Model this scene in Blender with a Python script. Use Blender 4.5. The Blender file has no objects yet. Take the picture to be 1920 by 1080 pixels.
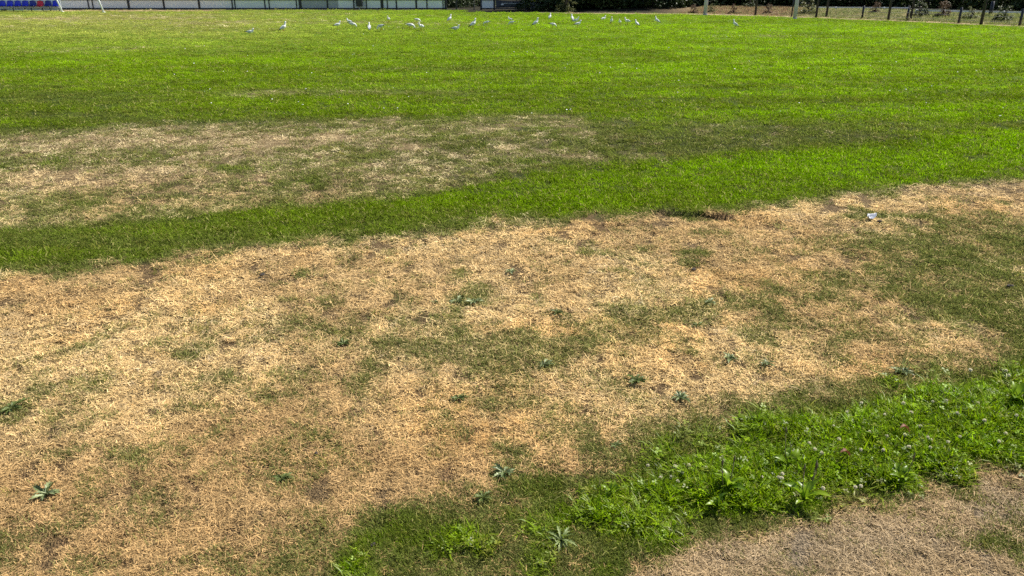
import bpy, math, random
import numpy as np
from mathutils import Vector

# ------------------------------------------------------------------ camera, sky, sun, exposure
scene = bpy.context.scene
COL = scene.collection
EYE, FOC, HOR = 1.6, 1424.0, -30.0              # eye height (m), focal length and horizon row in 1920x1080 survey units
PITCH = math.atan((540 - HOR) / FOC)
cd = bpy.data.cameras.new('camera'); cam = bpy.data.objects.new('camera', cd); COL.objects.link(cam)
cam.location = (0, 0, EYE); cam.rotation_euler = (math.pi / 2 - PITCH, 0, 0)
cd.sensor_width = 36; cd.lens = 36 * FOC / 1920; cd.clip_start = 0.05; cd.clip_end = 3000
scene.camera = cam

SUN_AZ, SUN_EL = math.radians(56), math.radians(47)      # azimuth clockwise from the view direction
w = bpy.data.worlds.new('World'); scene.world = w; w.use_nodes = True
nt = w.node_tree; bg = nt.nodes['Background']
sky = nt.nodes.new('ShaderNodeTexSky'); sky.sky_type = 'NISHITA'; sky.sun_disc = False
sky.sun_elevation = SUN_EL; sky.sun_rotation = SUN_AZ
nt.links.new(sky.outputs[0], bg.inputs[0]); bg.inputs[1].default_value = 0.075
sd = bpy.data.lights.new('sun', 'SUN'); sd.energy = 4.9; sd.angle = math.radians(0.5); sd.color = (1, 0.95, 0.86)
sun = bpy.data.objects.new('sun', sd); COL.objects.link(sun)
to_sun = Vector((math.sin(SUN_AZ) * math.cos(SUN_EL), math.cos(SUN_AZ) * math.cos(SUN_EL), math.sin(SUN_EL)))
sun.rotation_euler = to_sun.to_track_quat('Z', 'Y').to_euler(); sun.location = (10, 10, 30)
vs = scene.view_settings
vs.view_transform = 'Standard'; vs.look = 'None'; vs.gamma = 1; vs.use_curve_mapping = False; vs.exposure = 0.66
cy = scene.cycles; cy.max_bounces = 4; cy.diffuse_bounces = 2; cy.glossy_bounces = 1; cy.transmission_bounces = 2; cy.transparent_max_bounces = 4
cy.caustics_reflective = False; cy.caustics_refractive = False; cy.use_adaptive_sampling = True; cy.adaptive_threshold = 0.02; cy.sample_clamp_indirect = 4; cy.use_denoising = False

rng = np.random.default_rng(7); random.seed(7)

# ------------------------------------------------------------------ helpers
def at(x, y, z=0.0):
    """surveyed point of the photograph -> point of the place at height z (metres)"""
    a, b = (x - 960) / FOC, (540 - y) / FOC
    c, s = math.cos(PITCH), math.sin(PITCH)
    d = (a, c + b * s, -s + b * c); t = (z - EYE) / d[2]
    return d[0] * t, d[1] * t

def ppm(y):                                       # survey units per metre, sideways, on the ground at row y
    return 960.0 / abs(at(0, y)[0])

def tag(o, label=None, cat=None, group=None, kind=None):
    if label: o['label'] = label
    if cat: o['category'] = cat
    if group: o['group'] = group
    if kind: o['kind'] = kind
    return o

def empty(name, loc, rz=0):
    o = bpy.data.objects.new(name, None); COL.objects.link(o)
    o.location = loc; o.rotation_euler = (0, 0, rz); o.empty_display_size = 0.1
    return o

class MB:
    """collects shapes into one mesh"""
    def __init__(s): s.v, s.f, s.m = [], [], []
    def add(s, vs, fs, mi=0):
        n = len(s.v); s.v += [tuple(p) for p in vs]
        s.f += [tuple(i + n for i in f) for f in fs]; s.m += [mi] * len(fs)
    def box(s, x0, x1, y0, y1, z0, z1, mi=0):
        s.add([(x0, y0, z0), (x1, y0, z0), (x1, y1, z0), (x0, y1, z0), (x0, y0, z1), (x1, y0, z1), (x1, y1, z1), (x0, y1, z1)],
              [(0, 3, 2, 1), (4, 5, 6, 7), (0, 1, 5, 4), (1, 2, 6, 5), (2, 3, 7, 6), (3, 0, 4, 7)], mi)
    def cbox(s, x0, x1, y0, y1, z0, z1, b=0.01, mi=0):      # box with chamfered vertical and top edges
        def ring(z, i): return [(x0 + i, y0, z), (x1 - i, y0, z), (x1, y0 + i, z), (x1, y1 - i, z), (x1 - i, y1, z), (x0 + i, y1, z), (x0, y1 - i, z), (x0, y0 + i, z)]
        r0 = ring(z0, b); r1 = ring(z1 - b, b)
        r2 = [(min(max(p[0], x0 + b), x1 - b), min(max(p[1], y0 + b), y1 - b), z1) for p in r1]
        fs = [(7, 6, 5, 4, 3, 2, 1, 0)]
        for k in range(8):
            fs.append((k, (k + 1) % 8, 8 + (k + 1) % 8, 8 + k)); fs.append((8 + k, 8 + (k + 1) % 8, 16 + (k + 1) % 8, 16 + k))
        fs.append(tuple(range(16, 24))); s.add(r0 + r1 + r2, fs, mi)
    def tube(s, pts, rad, n=8, mi=0, cap=True):
        pts = [Vector(p) for p in pts]; rs = rad if isinstance(rad, (list, tuple)) else [rad] * len(pts)
        vsx, fs = [], []
        for i, p in enumerate(pts):
            d = (pts[min(i + 1, len(pts) - 1)] - pts[max(i - 1, 0)]).normalized()
            u = d.orthogonal().normalized() if abs(d.z) < 0.95 else Vector((1, 0, 0)); u = (u - d * u.dot(d)).normalized(); q = d.cross(u)
            for k in range(n):
                a = 2 * math.pi * k / n; vsx.append(p + (u * math.cos(a) + q * math.sin(a)) * rs[i])
        for i in range(len(pts) - 1):
            for k in range(n):
                fs.append((i * n + k, i * n + (k + 1) % n, (i + 1) * n + (k + 1) % n, (i + 1) * n + k))
        if cap: fs.append(tuple(range(n - 1, -1, -1))); fs.append(tuple((len(pts) - 1) * n + k for k in range(n)))
        s.add(vsx, fs, mi)
    def loft(s, secs, n=10, mi=0):
        """secs: (x, y, z, half width x, half height) along +y"""
        vsx, fs = [], []
        for i, (x, y, z, wx, hz) in enumerate(secs):
            j0, j1 = max(i - 1, 0), min(i + 1, len(secs) - 1)
            d = Vector((secs[j1][0] - secs[j0][0], secs[j1][1] - secs[j0][1], secs[j1][2] - secs[j0][2])).normalized()
            u = Vector((1, 0, 0)); u = (u - d * u.dot(d)).normalized(); q = u.cross(d)
            for k in range(n):
                a = 2 * math.pi * k / n; vsx.append(Vector((x, y, z)) + u * (math.cos(a) * wx) + q * (math.sin(a) * hz))
        for i in range(len(secs) - 1):
            for k in range(n):
                fs.append((i * n + k, i * n + (k + 1) % n, (i + 1) * n + (k + 1) % n, (i + 1) * n + k))
        fs.append(tuple(range(n - 1, -1, -1))); fs.append(tuple((len(secs) - 1) * n + k for k in range(n)))
        s.add(vsx, fs, mi)
    def mesh(s, name, mats, smooth=False):
        me = bpy.data.meshes.new(name); me.from_pydata(s.v, [], s.f)
        for m in (mats if isinstance(mats, (list, tuple)) else [mats]): me.materials.append(m)
        me.polygons.foreach_set('material_index', s.m)
        if smooth: me.polygons.foreach_set('use_smooth', [True] * len(s.f))
        me.update(); return me
    def build(s, name, mats, parent=None, loc=(0, 0, 0), rot=(0, 0, 0), smooth=False):
        return put(name, s.mesh(name, mats, smooth), parent, loc, rot)

def put(name, me, parent=None, loc=(0, 0, 0), rot=(0, 0, 0), scale=(1, 1, 1)):
    o = bpy.data.objects.new(name, me); COL.objects.link(o); o.parent = parent
    o.location = loc; o.rotation_euler = rot; o.scale = scale
    return o

# ------------------------------------------------------------------ materials
def N(t, typ, **kw):
    n = t.nodes.new(typ)
    for k, v in kw.items(): setattr(n, k, v)
    return n

def mat_plain(name, col, rough=0.5, var=0.15, scale=6.0, metal=0.0, bump=0.0, spec=0.5, dirt=None):
    m = bpy.data.materials.new(name); m.use_nodes = True; t = m.node_tree; p = t.nodes['Principled BSDF']
    tc = N(t, 'ShaderNodeTexCoord'); no = N(t, 'ShaderNodeTexNoise'); no.inputs['Scale'].default_value = scale; no.inputs['Detail'].default_value = 5
    t.links.new(tc.outputs['Object'], no.inputs['Vector'])
    r = N(t, 'ShaderNodeValToRGB')
    d = dirt or [c * (1 - var) for c in col]
    r.color_ramp.elements[0].position = 0.3; r.color_ramp.elements[1].position = 0.7
    r.color_ramp.elements[0].color = (*d, 1); r.color_ramp.elements[1].color = (*[min(1, c * (1 + var)) for c in col], 1)
    t.links.new(no.outputs[0], r.inputs[0]); t.links.new(r.outputs[0], p.inputs['Base Color'])
    p.inputs['Roughness'].default_value = rough; p.inputs['Metallic'].default_value = metal; p.inputs['Specular IOR Level'].default_value = spec
    if bump:
        b = N(t, 'ShaderNodeBump'); b.inputs['Strength'].default_value = bump; b.inputs['Distance'].default_value = 0.01
        t.links.new(no.outputs[0], b.inputs['Height']); t.links.new(b.outputs[0], p.inputs['Normal'])
    return m

def mat_leaf(name, col, col2, trans=0.3, rough=0.4, spec=0.4, scale=30.0):
    m = bpy.data.materials.new(name); m.use_nodes = True; t = m.node_tree; p = t.nodes['Principled BSDF']; out = t.nodes['Material Output']
    geo = N(t, 'ShaderNodeNewGeometry'); oi = N(t, 'ShaderNodeObjectInfo')
    ad = N(t, 'ShaderNodeMath', operation='ADD'); fr = N(t, 'ShaderNodeMath', operation='FRACT')
    t.links.new(geo.outputs['Random Per Island'], ad.inputs[0]); t.links.new(oi.outputs['Random'], ad.inputs[1]); t.links.new(ad.outputs[0], fr.inputs[0])
    mx = N(t, 'ShaderNodeMix', data_type='RGBA'); mx.inputs[6].default_value = (*col, 1); mx.inputs[7].default_value = (*col2, 1)
    t.links.new(fr.outputs[0], mx.inputs[0])
    t.links.new(mx.outputs[2], p.inputs['Base Color']); p.inputs['Roughness'].default_value = rough; p.inputs['Specular IOR Level'].default_value = spec
    tr = N(t, 'ShaderNodeBsdfTranslucent'); t.links.new(mx.outputs[2], tr.inputs[0])
    ms = N(t, 'ShaderNodeMixShader'); ms.inputs[0].default_value = trans
    t.links.new(p.outputs[0], ms.inputs[1]); t.links.new(tr.outputs[0], ms.inputs[2]); t.links.new(ms.outputs[0], out.inputs[0])
    return m

def mat_blade(name, trans, gloss, rough, straw, strawfrac):
    """colour comes from the tuft (what grows there) and differs from blade to blade"""
    m = bpy.data.materials.new(name); m.use_nodes = True; t = m.node_tree; t.nodes.remove(t.nodes['Principled BSDF']); out = t.nodes['Material Output']
    ti = N(t, 'ShaderNodeAttribute', attribute_type='INSTANCER', attribute_name='tint')
    bv = N(t, 'ShaderNodeAttribute', attribute_type='GEOMETRY', attribute_name='bv')
    mr = N(t, 'ShaderNodeMapRange'); mr.inputs['To Min'].default_value = 0.38; mr.inputs['To Max'].default_value = 1.65
    t.links.new(bv.outputs['Fac'], mr.inputs['Value'])
    mul = N(t, 'ShaderNodeVectorMath', operation='SCALE'); t.links.new(ti.outputs['Color'], mul.inputs[0]); t.links.new(mr.outputs[0], mul.inputs['Scale'])
    gt = N(t, 'ShaderNodeMath', operation='GREATER_THAN'); gt.inputs[1].default_value = 1 - strawfrac; t.links.new(bv.outputs['Fac'], gt.inputs[0])
    mx = N(t, 'ShaderNodeMix', data_type='RGBA'); t.links.new(gt.outputs[0], mx.inputs[0]); t.links.new(mul.outputs[0], mx.inputs[6]); mx.inputs[7].default_value = (*straw, 1)
    df = N(t, 'ShaderNodeBsdfDiffuse'); t.links.new(mx.outputs[2], df.inputs[0])
    tr = N(t, 'ShaderNodeBsdfTranslucent'); t.links.new(mx.outputs[2], tr.inputs[0])
    ms = N(t, 'ShaderNodeMixShader'); ms.inputs[0].default_value = trans
    t.links.new(df.outputs[0], ms.inputs[1]); t.links.new(tr.outputs[0], ms.inputs[2]); last = ms
    if gloss:
        gl = N(t, 'ShaderNodeBsdfGlossy'); gl.inputs['Roughness'].default_value = rough; gl.inputs[0].default_value = (.9, .95, .85, 1)
        last = N(t, 'ShaderNodeMixShader'); last.inputs[0].default_value = gloss
        t.links.new(ms.outputs[0], last.inputs[1]); t.links.new(gl.outputs[0], last.inputs[2])
    t.links.new(last.outputs[0], out.inputs[0])
    return m

# ------------------------------------------------------------------ what grows where (metres on the ground)
def hash2(ix, iy, seed):
    h = (ix.astype(np.int64) * 374761393 + iy.astype(np.int64) * 668265263 + seed * 1442695041) & 0xFFFFFFFF
    h = ((h ^ (h >> 13)) * 1274126177) & 0xFFFFFFFF
    return ((h ^ (h >> 16)) & 0xFFFFFF) / float(0xFFFFFF)
def vnoise(x, y, seed):
    ix, iy = np.floor(x), np.floor(y); fx, fy = x - ix, y - iy
    fx = fx * fx * (3 - 2 * fx); fy = fy * fy * (3 - 2 * fy)
    a, b = hash2(ix, iy, seed), hash2(ix + 1, iy, seed); c, d = hash2(ix, iy + 1, seed), hash2(ix + 1, iy + 1, seed)
    return (a * (1 - fx) + b * fx) * (1 - fy) + (c * (1 - fx) + d * fx) * fy
def fbm(x, y, seed, octv=4):
    s, a, t = 0, 0.5, 0
    for k in range(octv):
        s = s + a * vnoise(x * 2 ** k + 17.3 * k, y * 2 ** k - 9.1 * k, seed + k); t += a; a *= 0.5
    return s / t                                            # 0..1
def sstep(a, b, x):
    t = np.clip((x - a) / (b - a), 0, 1); return t * t * (3 - 2 * t)

def boundary(pts):
    q = [at(*p) for p in pts]; X = np.array([p[0] for p in q]); Y = np.array([p[1] for p in q])
    o = np.argsort(X); X, Y = X[o], Y[o]
    def f(x):
        r = np.interp(x, X, Y)
        r = np.where(x < X[0], Y[0] + (x - X[0]) * (Y[1] - Y[0]) / (X[1] - X[0]), r)
        return np.where(x > X[-1], Y[-1] + (x - X[-1]) * (Y[-1] - Y[-2]) / (X[-1] - X[-2]), r)
    return f
B1 = boundary([(0, 250), (250, 240), (500, 232), (700, 222), (950, 214), (1200, 226), (1500, 222), (1920, 232)])     # far edge of the parched band
B2 = boundary([(0, 434), (200, 416), (400, 400), (600, 388), (800, 368), (900, 350), (1000, 328), (1200, 308), (1400, 290), (1600, 272), (1920, 245)])
B3 = boundary([(0, 513), (150, 506), (300, 485), (500, 462), (700, 440), (900, 422), (1100, 410), (1240, 398), (1400, 384), (1600, 360), (1800, 338), (1920, 325)])
B4 = boundary([(330, 1180), (560, 1020), (720, 930), (880, 875), (1060, 838), (1230, 785), (1400, 742), (1600, 700), (1750, 675), (1920, 640)])
B5 = boundary([(1080, 1180), (1190, 1095), (1285, 1030), (1350, 990), (1500, 967), (1640, 945), (1760, 915), (1920, 885)])
BF = boundary([(1003, 24.0), (1280, 25.5), (1416, 29), (1549, 33.5), (1665, 38), (1797, 44), (1911, 49)])            # right-hand edge of the playing field

# patches: surveyed centre, half extents, change of green, lushness, orange, bare soil
PATCH = [
 (90, 330, 150, 30, -.15, 0, .1, 0), (350, 262, 260, 14, -.22, 0, .1, 0), (620, 262, 120, 9, -.15, 0, 0, 0), (300, 335, 330, 18, -.12, 0, .1, 0),
 (1100, 290, 150, 10, -.30, 0, 0, 0), (1330, 268, 200, 16, -.05, 0, 0, 0), (180, 300, 150, 10, .15, 0, 0, 0), (60, 395, 200, 12, .1, 0, 0, 0),
 (480, 178, 90, 9, -.30, 0, .2, 0), (720, 170, 260, 9, -.30, 0, 0, 0), (160, 92, 330, 10, -.32, 0, .1, 0), (900, 44, 180, 7, -.22, 0, .15, 0), (500, 42, 420, 9, -.16, 0, .1, 0), (150, 35, 420, 10, -.18, 0, .1, 0), (1310, 397, 78, 8, .75, 0, 0, 0), (700, 28, 700, 4, -.1, 0, 0, 0),
 (1440, 68, 150, 5, -.35, 0, .1, 0), (300, 205, 420, 16, -.10, -.1, 0, 0), (1250, 195, 350, 8, -.12, 0, 0, 0), (1500, 130, 380, 9, -.05, 0, 0, 0), (800, 128, 400, 7, -.04, 0, 0, 0),
 (1850, 262, 160, 22, .25, .35, 0, 0), (1400, 305, 300, 20, .12, .3, 0, 0), (1000, 365, 220, 18, .1, .2, 0, 0), (950, 330, 160, 14, -.1, 0, 0, 0), (200, 470, 330, 22, .05, .05, 0, 0), (470, 410, 120, 14, .1, .1, 0, 0),
 (1780, 500, 170, 60, .62, 0, 0, 0), (1560, 545, 190, 32, .30, 0, .2, 0), (1850, 590, 150, 50, .48, .1, 0, 0), (1620, 640, 110, 22, .35, 0, .1, 0), (1880, 440, 150, 30, .55, 0, 0, 0), (1700, 372, 110, 14, .1, 0, 0, 0),
 (1440, 512, 120, 16, -.05, 0, .5, 0), (1420, 530, 60, 14, .12, 0, .2, 0), (1620, 700, 150, 22, -.18, 0, .4, 0), (1880, 360, 130, 14, -.15, 0, 0, 0),
 (900, 640, 190, 40, .30, 0, 0, 0), (1090, 640, 170, 35, .30, 0, .15, 0), (640, 610, 90, 18, .26, 0, 0, 0), (800, 660, 110, 26, .30, 0, 0, 0), (1240, 580, 130, 22, .30, 0, 0, 0), (1380, 610, 110, 28, .26, 0, 0, 0), (1170, 600, 90, 18, .2, 0, .1, 0),
 (650, 720, 200, 40, .17, 0, 0, 0), (570, 700, 70, 20, .15, 0, 0, 0), (380, 760, 70, 22, .24, 0, 0, 0), (350, 660, 55, 16, .24, 0, 0, 0), (135, 655, 45, 14, .28, 0, 0, 0), (170, 720, 130, 26, .16, 0, 0, 0), (20, 765, 60, 32, .42, 0, 0, 0), (110, 800, 90, 20, .2, 0, 0, 0),
 (490, 640, 60, 14, .16, 0, 0, 0), (230, 850, 75, 26, .36, 0, 0, 0), (90, 870, 60, 18, .26, 0, 0, 0), (280, 800, 260, 30, .08, 0, 0, 0), (270, 925, 90, 26, .2, 0, 0, .1), (300, 960, 130, 24, .16, 0, 0, .1), (60, 1010, 120, 40, .26, 0, 0, .1), (530, 905, 34, 14, .3, 0, 0, 0), (610, 815, 90, 18, .18, 0, 0, 0), (420, 700, 60, 18, .16, 0, 0, 0),
 (960, 760, 90, 22, .25, 0, .2, 0), (1000, 800, 70, 22, .18, 0, .1, 0), (920, 740, 50, 14, .2, 0, .3, 0), (850, 810, 90, 20, 0, 0, .8, 0), (760, 860, 200, 22, 0, 0, .7, 0), (230, 1000, 200, 40, 0, 0, .5, 0), (60, 920, 120, 40, 0, 0, .4, 0), (60, 560, 60, 30, .1, 0, 0, 0), (30, 540, 60, 30, -.05, 0, .3, 0),
 (720, 990, 140, 40, .32, 0, 0, 0), (560, 1040, 120, 40, .25, 0, .1, 0), (820, 1010, 60, 40, .2, .1, 0, 0), (380, 1060, 120, 20, .3, 0, 0, 0), (700, 1010, 50, 22, -.35, 0, .3, 0), (880, 1000, 110, 60, .1, .1, 0, 0),
 (1090, 985, 200, 45, .0, .15, 0, 0), (1600, 840, 320, 60, .15, .55, 0, 0), (1830, 760, 160, 60, .15, .6, 0, 0), (1480, 900, 200, 50, .12, .5, 0, 0), (1180, 880, 120, 24, -.25, 0, .1, 0), (1000, 880, 90, 16, -.25, 0, 0, 0), (1310, 830, 120, 30, -.12, 0, 0, 0), (1450, 790, 120, 22, -.1, 0, 0, 0),
 (1880, 1020, 90, 34, .3, 0, .3, 0), (1880, 940, 70, 16, -.1, 0, -.2, .9), (1500, 1040, 240, 40, -.05, 0, -.1, .25), (1760, 960, 120, 24, 0, 0, .3, 0), (1640, 1000, 200, 40, 0, 0, .2, .2),
]
PW = []
for (px, py, rx, ry, *d) in PATCH:
    cx, cy = at(px, py); k = ppm(py); y0 = at(px, py + ry)[1]; y1 = at(px, py - ry)[1]
    PW.append((cx, cy, rx / k, max(0.03, (y1 - y0) / 2), *d))

def ecology(x, y):
    """green 0..1, lush 0..1, orange 0..1, bare soil 0..1 at ground points"""
    e = np.clip(y, 1, 60)
    wob = (fbm(x * 1.1, y * 0.8, 11) - .5); fine = (fbm(x * 6, y * 4.5, 23) - .5)
    yy = y + wob * 0.06 * e + fine * 0.05 * e + (fbm(x * 14, y * 10, 27, 3) - .5) * .06 * np.minimum(e, 9)
    soft = 0.032 * e
    b1, b2, b3, b4, b5 = B1(x), B2(x), B3(x), B4(x), B5(x)
    g = np.full(x.shape, 0.05); v = np.zeros(x.shape); o = np.full(x.shape, .12); s = np.zeros(x.shape)
    u = x / np.maximum(y, 0.5)                                # sideways position as a slope
    # lush verge in the foreground
    dE = (b4 - yy) / soft; dF = (yy - b5) / soft; inE = sstep(-2.0, 5.0, dE) * sstep(-1.8, 2.0, dF); deep = sstep(1.5, 6.5, dE) * sstep(-.5, 3.0, dF)
    gE = np.interp(x, [-.6, -.2, .3, .9, 1.6], [.42, .60, .76, .88, .95]); vE = np.interp(x, [-.3, .2, .6, 1.2], [.10, .22, .36, .60])
    g = g + (gE - g) * inE; v = v + vE * inE * (.25 + .75 * deep); o = o * (1 - inE)
    inF = sstep(-1, 1, (b5 - yy) / soft)
    g = g + (0.07 - g) * inF * (1 - inE); s = s + inF * .70; o = o * (1 - inF) + .05 * inF
    # watered strip, parched band, far pitch
    inC = sstep(-1.7, 1.5, (yy - b3) / soft); gC = np.interp(u, [-.68, -.3, 0, .3, .7], [.90, .92, .95, .99, 1.0]); vC = np.interp(u, [-.68, -.2, .1, .4], [.12, .2, .35, .55])
    g = g + (gC - g) * inC; v = v + (vC - v) * inC; o = o * (1 - inC)
    inB = sstep(-1, 1, (yy - b2) / soft / 1.3); gB = np.interp(u, [-.68, -.35, -.15, 0, .12, .3, .6], [.39, .40, .46, .54, .66, .76, .80])
    g = g + (gB - g) * inB; v = v * (1 - inB)
    inA = sstep(-1, 1, (yy - b1) / soft / 1.3)
    gA = np.interp(u, [-.68, -.2, .2, .68], [.88, .90, .96, .97]); vA = np.interp(u, [-.68, 0, .3, .68], [.24, .42, .5, .5])
    far = sstep(16, 30, y); gA = gA - far * np.interp(u, [-.68, -.25, .1], [.25, .16, 0])
    g = g + (gA - g) * inA; v = v + (vA - v) * inA
    brk = .25 + 1.5 * fbm(x * 8, y * 6.5, 171, 4)
    for (cx, cy, rx, ry, dg, dv, do, ds) in PW:
        m = (np.abs(x - cx) < 2.2 * rx) & (np.abs(yy - cy) < 2.2 * ry)
        if not m.any(): continue
        k = np.exp(-1.1 * (((x[m] - cx) / rx) ** 2 + ((yy[m] - cy) / ry) ** 2))
        g[m] += dg * (1.05 * brk[m] if dg > 0 and cy < 5 else 1) * k; v[m] += dv * k; o[m] += do * k; s[m] += ds * k
    # mottling: streaks of mowing further out, small tufts nearer in
    st = fbm(x * 0.30, np.log(e) * 16, 41, 5) - .5; mo = fbm(x * 2.6, y * 2.0, 57, 4) - .5; cl = fbm(x * 11, y * 8, 63, 3) - .5
    strip = inC * (1 - inB)
    g = g + .5 * sstep(.74, .9, vnoise(x * 6.5, y * 5, 99)) * sstep(.45, .6, fbm(x * 1.5, y * 1.5, 101)) * (1 - inC) * (1 - inF)
    g = g + (mo * .42 + fine * .44 + cl * .46) * (1 - inA) * (.3 + .7 * (1 - strip)) + st * .42 * inA + mo * .12 * inA
    v = v + st * .9 * inA + (mo * .3 + st * .5) * inC * (1 - inA) + (mo * .7 + cl * 1.5) * inE
    o = o + .4 * sstep(.5, .72, fbm(x * 1.7, y * 1.5, 151)) * (1 - inC) * (1 - inE)
    inD = (1 - inC) * (1 - inE) * (1 - inF); lim = np.where(x > 1.1, .60, .42)
    g = g * (1 - inD) + inD * np.where(g > .25, .25 + (lim - .25) * np.tanh((g - .25) / (lim - .25)), g)
    out = sstep(-.3, .5, y - BF(x)) * (x > -3) + sstep(53.2, 53.9, y)          # beyond the field: dry bank, and leaf litter coloured darker for tree shade
    out = np.clip(out, 0, 1)
    edge = np.exp(-((y - BF(x) + .2) / 1.3) ** 2) * (x > 3) + np.exp(-((y - 52.2) / 1.4) ** 2) * sstep(-31, -29, x) * (1 - sstep(-20, -18, x))
    g = g * (1 - .95 * np.clip(edge, 0, 1)) * (1 - out) + .10 * out
    return np.clip(g, 0, 1), np.clip(v, 0, 1), np.clip(o, 0, 1), np.clip(s, 0, 1), out

def relief(x, y):
    e = np.clip(1.2 - y / 14, 0.15, 1)
    h = (fbm(x * 1.3, y * 1.3, 71) - .5) * .05 * e + (fbm(x * 9, y * 9, 77, 3) - .5) * .016 * e
    lip = LIPF(x, y)
    bank = sstep(.8, 7, y - BF(x)) * (x > 0) * sstep(0, 6, x) * 0.25
    return h + lip + bank

# the broken turf edge: the far side stands a few centimetres above the near side
LA, LB = at(1236, 400), at(1384, 411)
def LIPF(x, y):
    t = (x - LA[0]) / (LB[0] - LA[0]); ly = LA[1] + (LB[1] - LA[1]) * t + .012 * np.sin(x * 37)
    d = y - ly
    w = sstep(-.05, .12, t) * (1 - sstep(.88, 1.05, t))
    return w * (np.where(d > 0, .045 * np.exp(-d / .25), -.02 * np.exp(d / .05)))

def lerp(a, b, t): return a + (b - a) * t[:, None]
C = lambda *c: np.array(c)
def soil_colour(x, y):
    g, v, o, s, out = ecology(x, y)
    dry = lerp(C(.17, .118, .06), C(.19, .11, .05), o); dry = lerp(dry, C(.24, .185, .12), s)
    gr = lerp(C(.060, .070, .022), C(.10, .14, .012), v)
    gr = lerp(gr, C(.13, .225, .006), sstep(7, 20, y)); dry = lerp(dry, C(.42, .31, .16), sstep(4, 12, y))
    c = lerp(dry, gr, sstep(.12, .75, g))
    litter = C(.035, .032, .018) + 0 * c; litter = lerp(litter, C(.30, .22, .12), sstep(8, 12, x) * (1 - sstep(5, 8, y - BF(x))))  # leaf litter with tree shade put into its dark colour; paler dry bank
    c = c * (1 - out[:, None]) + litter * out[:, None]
    # a pale worn line along the edge of the field
    ed = np.exp(-((y - BF(x)) / .42) ** 2) * (x > 1.5)
    return c * (1 - ed[:, None] * .85) + C(.50, .43, .27) * (ed * .85)[:, None]

# ------------------------------------------------------------------ ground
rows = np.concatenate([np.linspace(-6, .6, 12), np.exp(np.linspace(math.log(.8), math.log(62), 560)), np.exp(np.linspace(math.log(66), math.log(1500), 24))])
cu = np.linspace(-1, 1, 361); cu = np.sign(cu) * (0.75 * np.abs(cu) + .25 * np.abs(cu) ** 4)
RY, CU = np.meshgrid(rows, cu, indexing='ij')
RX = CU * (np.maximum(RY, 0) * 1.0 + 3.0)
gx, gy = RX.ravel(), RY.ravel(); gz = relief(gx, gy)
nr, nc = RX.shape
idx = np.arange(nr * nc).reshape(nr, nc)
quads = np.stack([idx[:-1, :-1], idx[:-1, 1:], idx[1:, 1:], idx[1:, :-1]], -1).reshape(-1, 4)
me = bpy.data.meshes.new('ground'); me.vertices.add(nr * nc); me.loops.add(quads.size); me.polygons.add(len(quads))
me.vertices.foreach_set('co', np.stack([gx, gy, gz], -1).ravel()); me.loops.foreach_set('vertex_index', quads.ravel())
me.polygons.foreach_set('loop_start', np.arange(len(quads)) * 4); me.polygons.foreach_set('use_smooth', np.ones(len(quads), bool)); me.update()
ca = me.attributes.new('soil', 'FLOAT_COLOR', 'POINT')
ca.data.foreach_set('color', np.concatenate([soil_colour(gx, gy), np.ones((nr * nc, 1))], 1).ravel())
m = bpy.data.materials.new('thatch_and_soil'); m.use_nodes = True; t = m.node_tree; p = t.nodes['Principled BSDF']
at_ = N(t, 'ShaderNodeAttribute', attribute_name='soil'); tc = N(t, 'ShaderNodeTexCoord')
n1 = N(t, 'ShaderNodeTexNoise'); n1.inputs['Scale'].default_value = 90; n1.inputs['Detail'].default_value = 3
n2 = N(t, 'ShaderNodeTexVoronoi'); n2.inputs['Scale'].default_value = 140
n3 = N(t, 'ShaderNodeTexNoise'); n3.inputs['Scale'].default_value = 7; n3.inputs['Detail'].default_value = 2
for n in (n1, n2, n3): t.links.new(tc.outputs['Object'], n.inputs['Vector'])
r1 = N(t, 'ShaderNodeMapRange'); r1.inputs['From Min'].default_value = .3; r1.inputs['From Max'].default_value = .7; r1.inputs['To Min'].default_value = .35; r1.inputs['To Max'].default_value = 1.25
t.links.new(n1.outputs[0], r1.inputs[0])
r3 = N(t, 'ShaderNodeMapRange'); r3.inputs['From Min'].default_value = .3; r3.inputs['From Max'].default_value = .7; r3.inputs['To Min'].default_value = .8; r3.inputs['To Max'].default_value = 1.15
t.links.new(n3.outputs[0], r3.inputs[0])
mm = N(t, 'ShaderNodeMath', operation='MULTIPLY'); t.links.new(r1.outputs[0], mm.inputs[0]); t.links.new(r3.outputs[0], mm.inputs[1])
sc = N(t, 'ShaderNodeVectorMath', operation='SCALE'); t.links.new(at_.outputs['Color'], sc.inputs[0]); t.links.new(mm.outputs[0], sc.inputs['Scale'])
t.links.new(sc.outputs[0], p.inputs['Base Color']); p.inputs['Roughness'].default_value = .95; p.inputs['Specular IOR Level'].default_value = .1
ad = N(t, 'ShaderNodeMath', operation='ADD'); t.links.new(n1.outputs[0], ad.inputs[0]); t.links.new(n2.outputs['Distance'], ad.inputs[1])
bp = N(t, 'ShaderNodeBump'); bp.inputs['Strength'].default_value = .8; bp.inputs['Distance'].default_value = .012; t.links.new(ad.outputs[0], bp.inputs['Height']); t.links.new(bp.outputs[0], p.inputs['Normal'])
me.materials.append(m)
tag(put('ground', me), 'sports field ground of parched straw thatch and watered green strips', 'ground', kind='structure')

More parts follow.
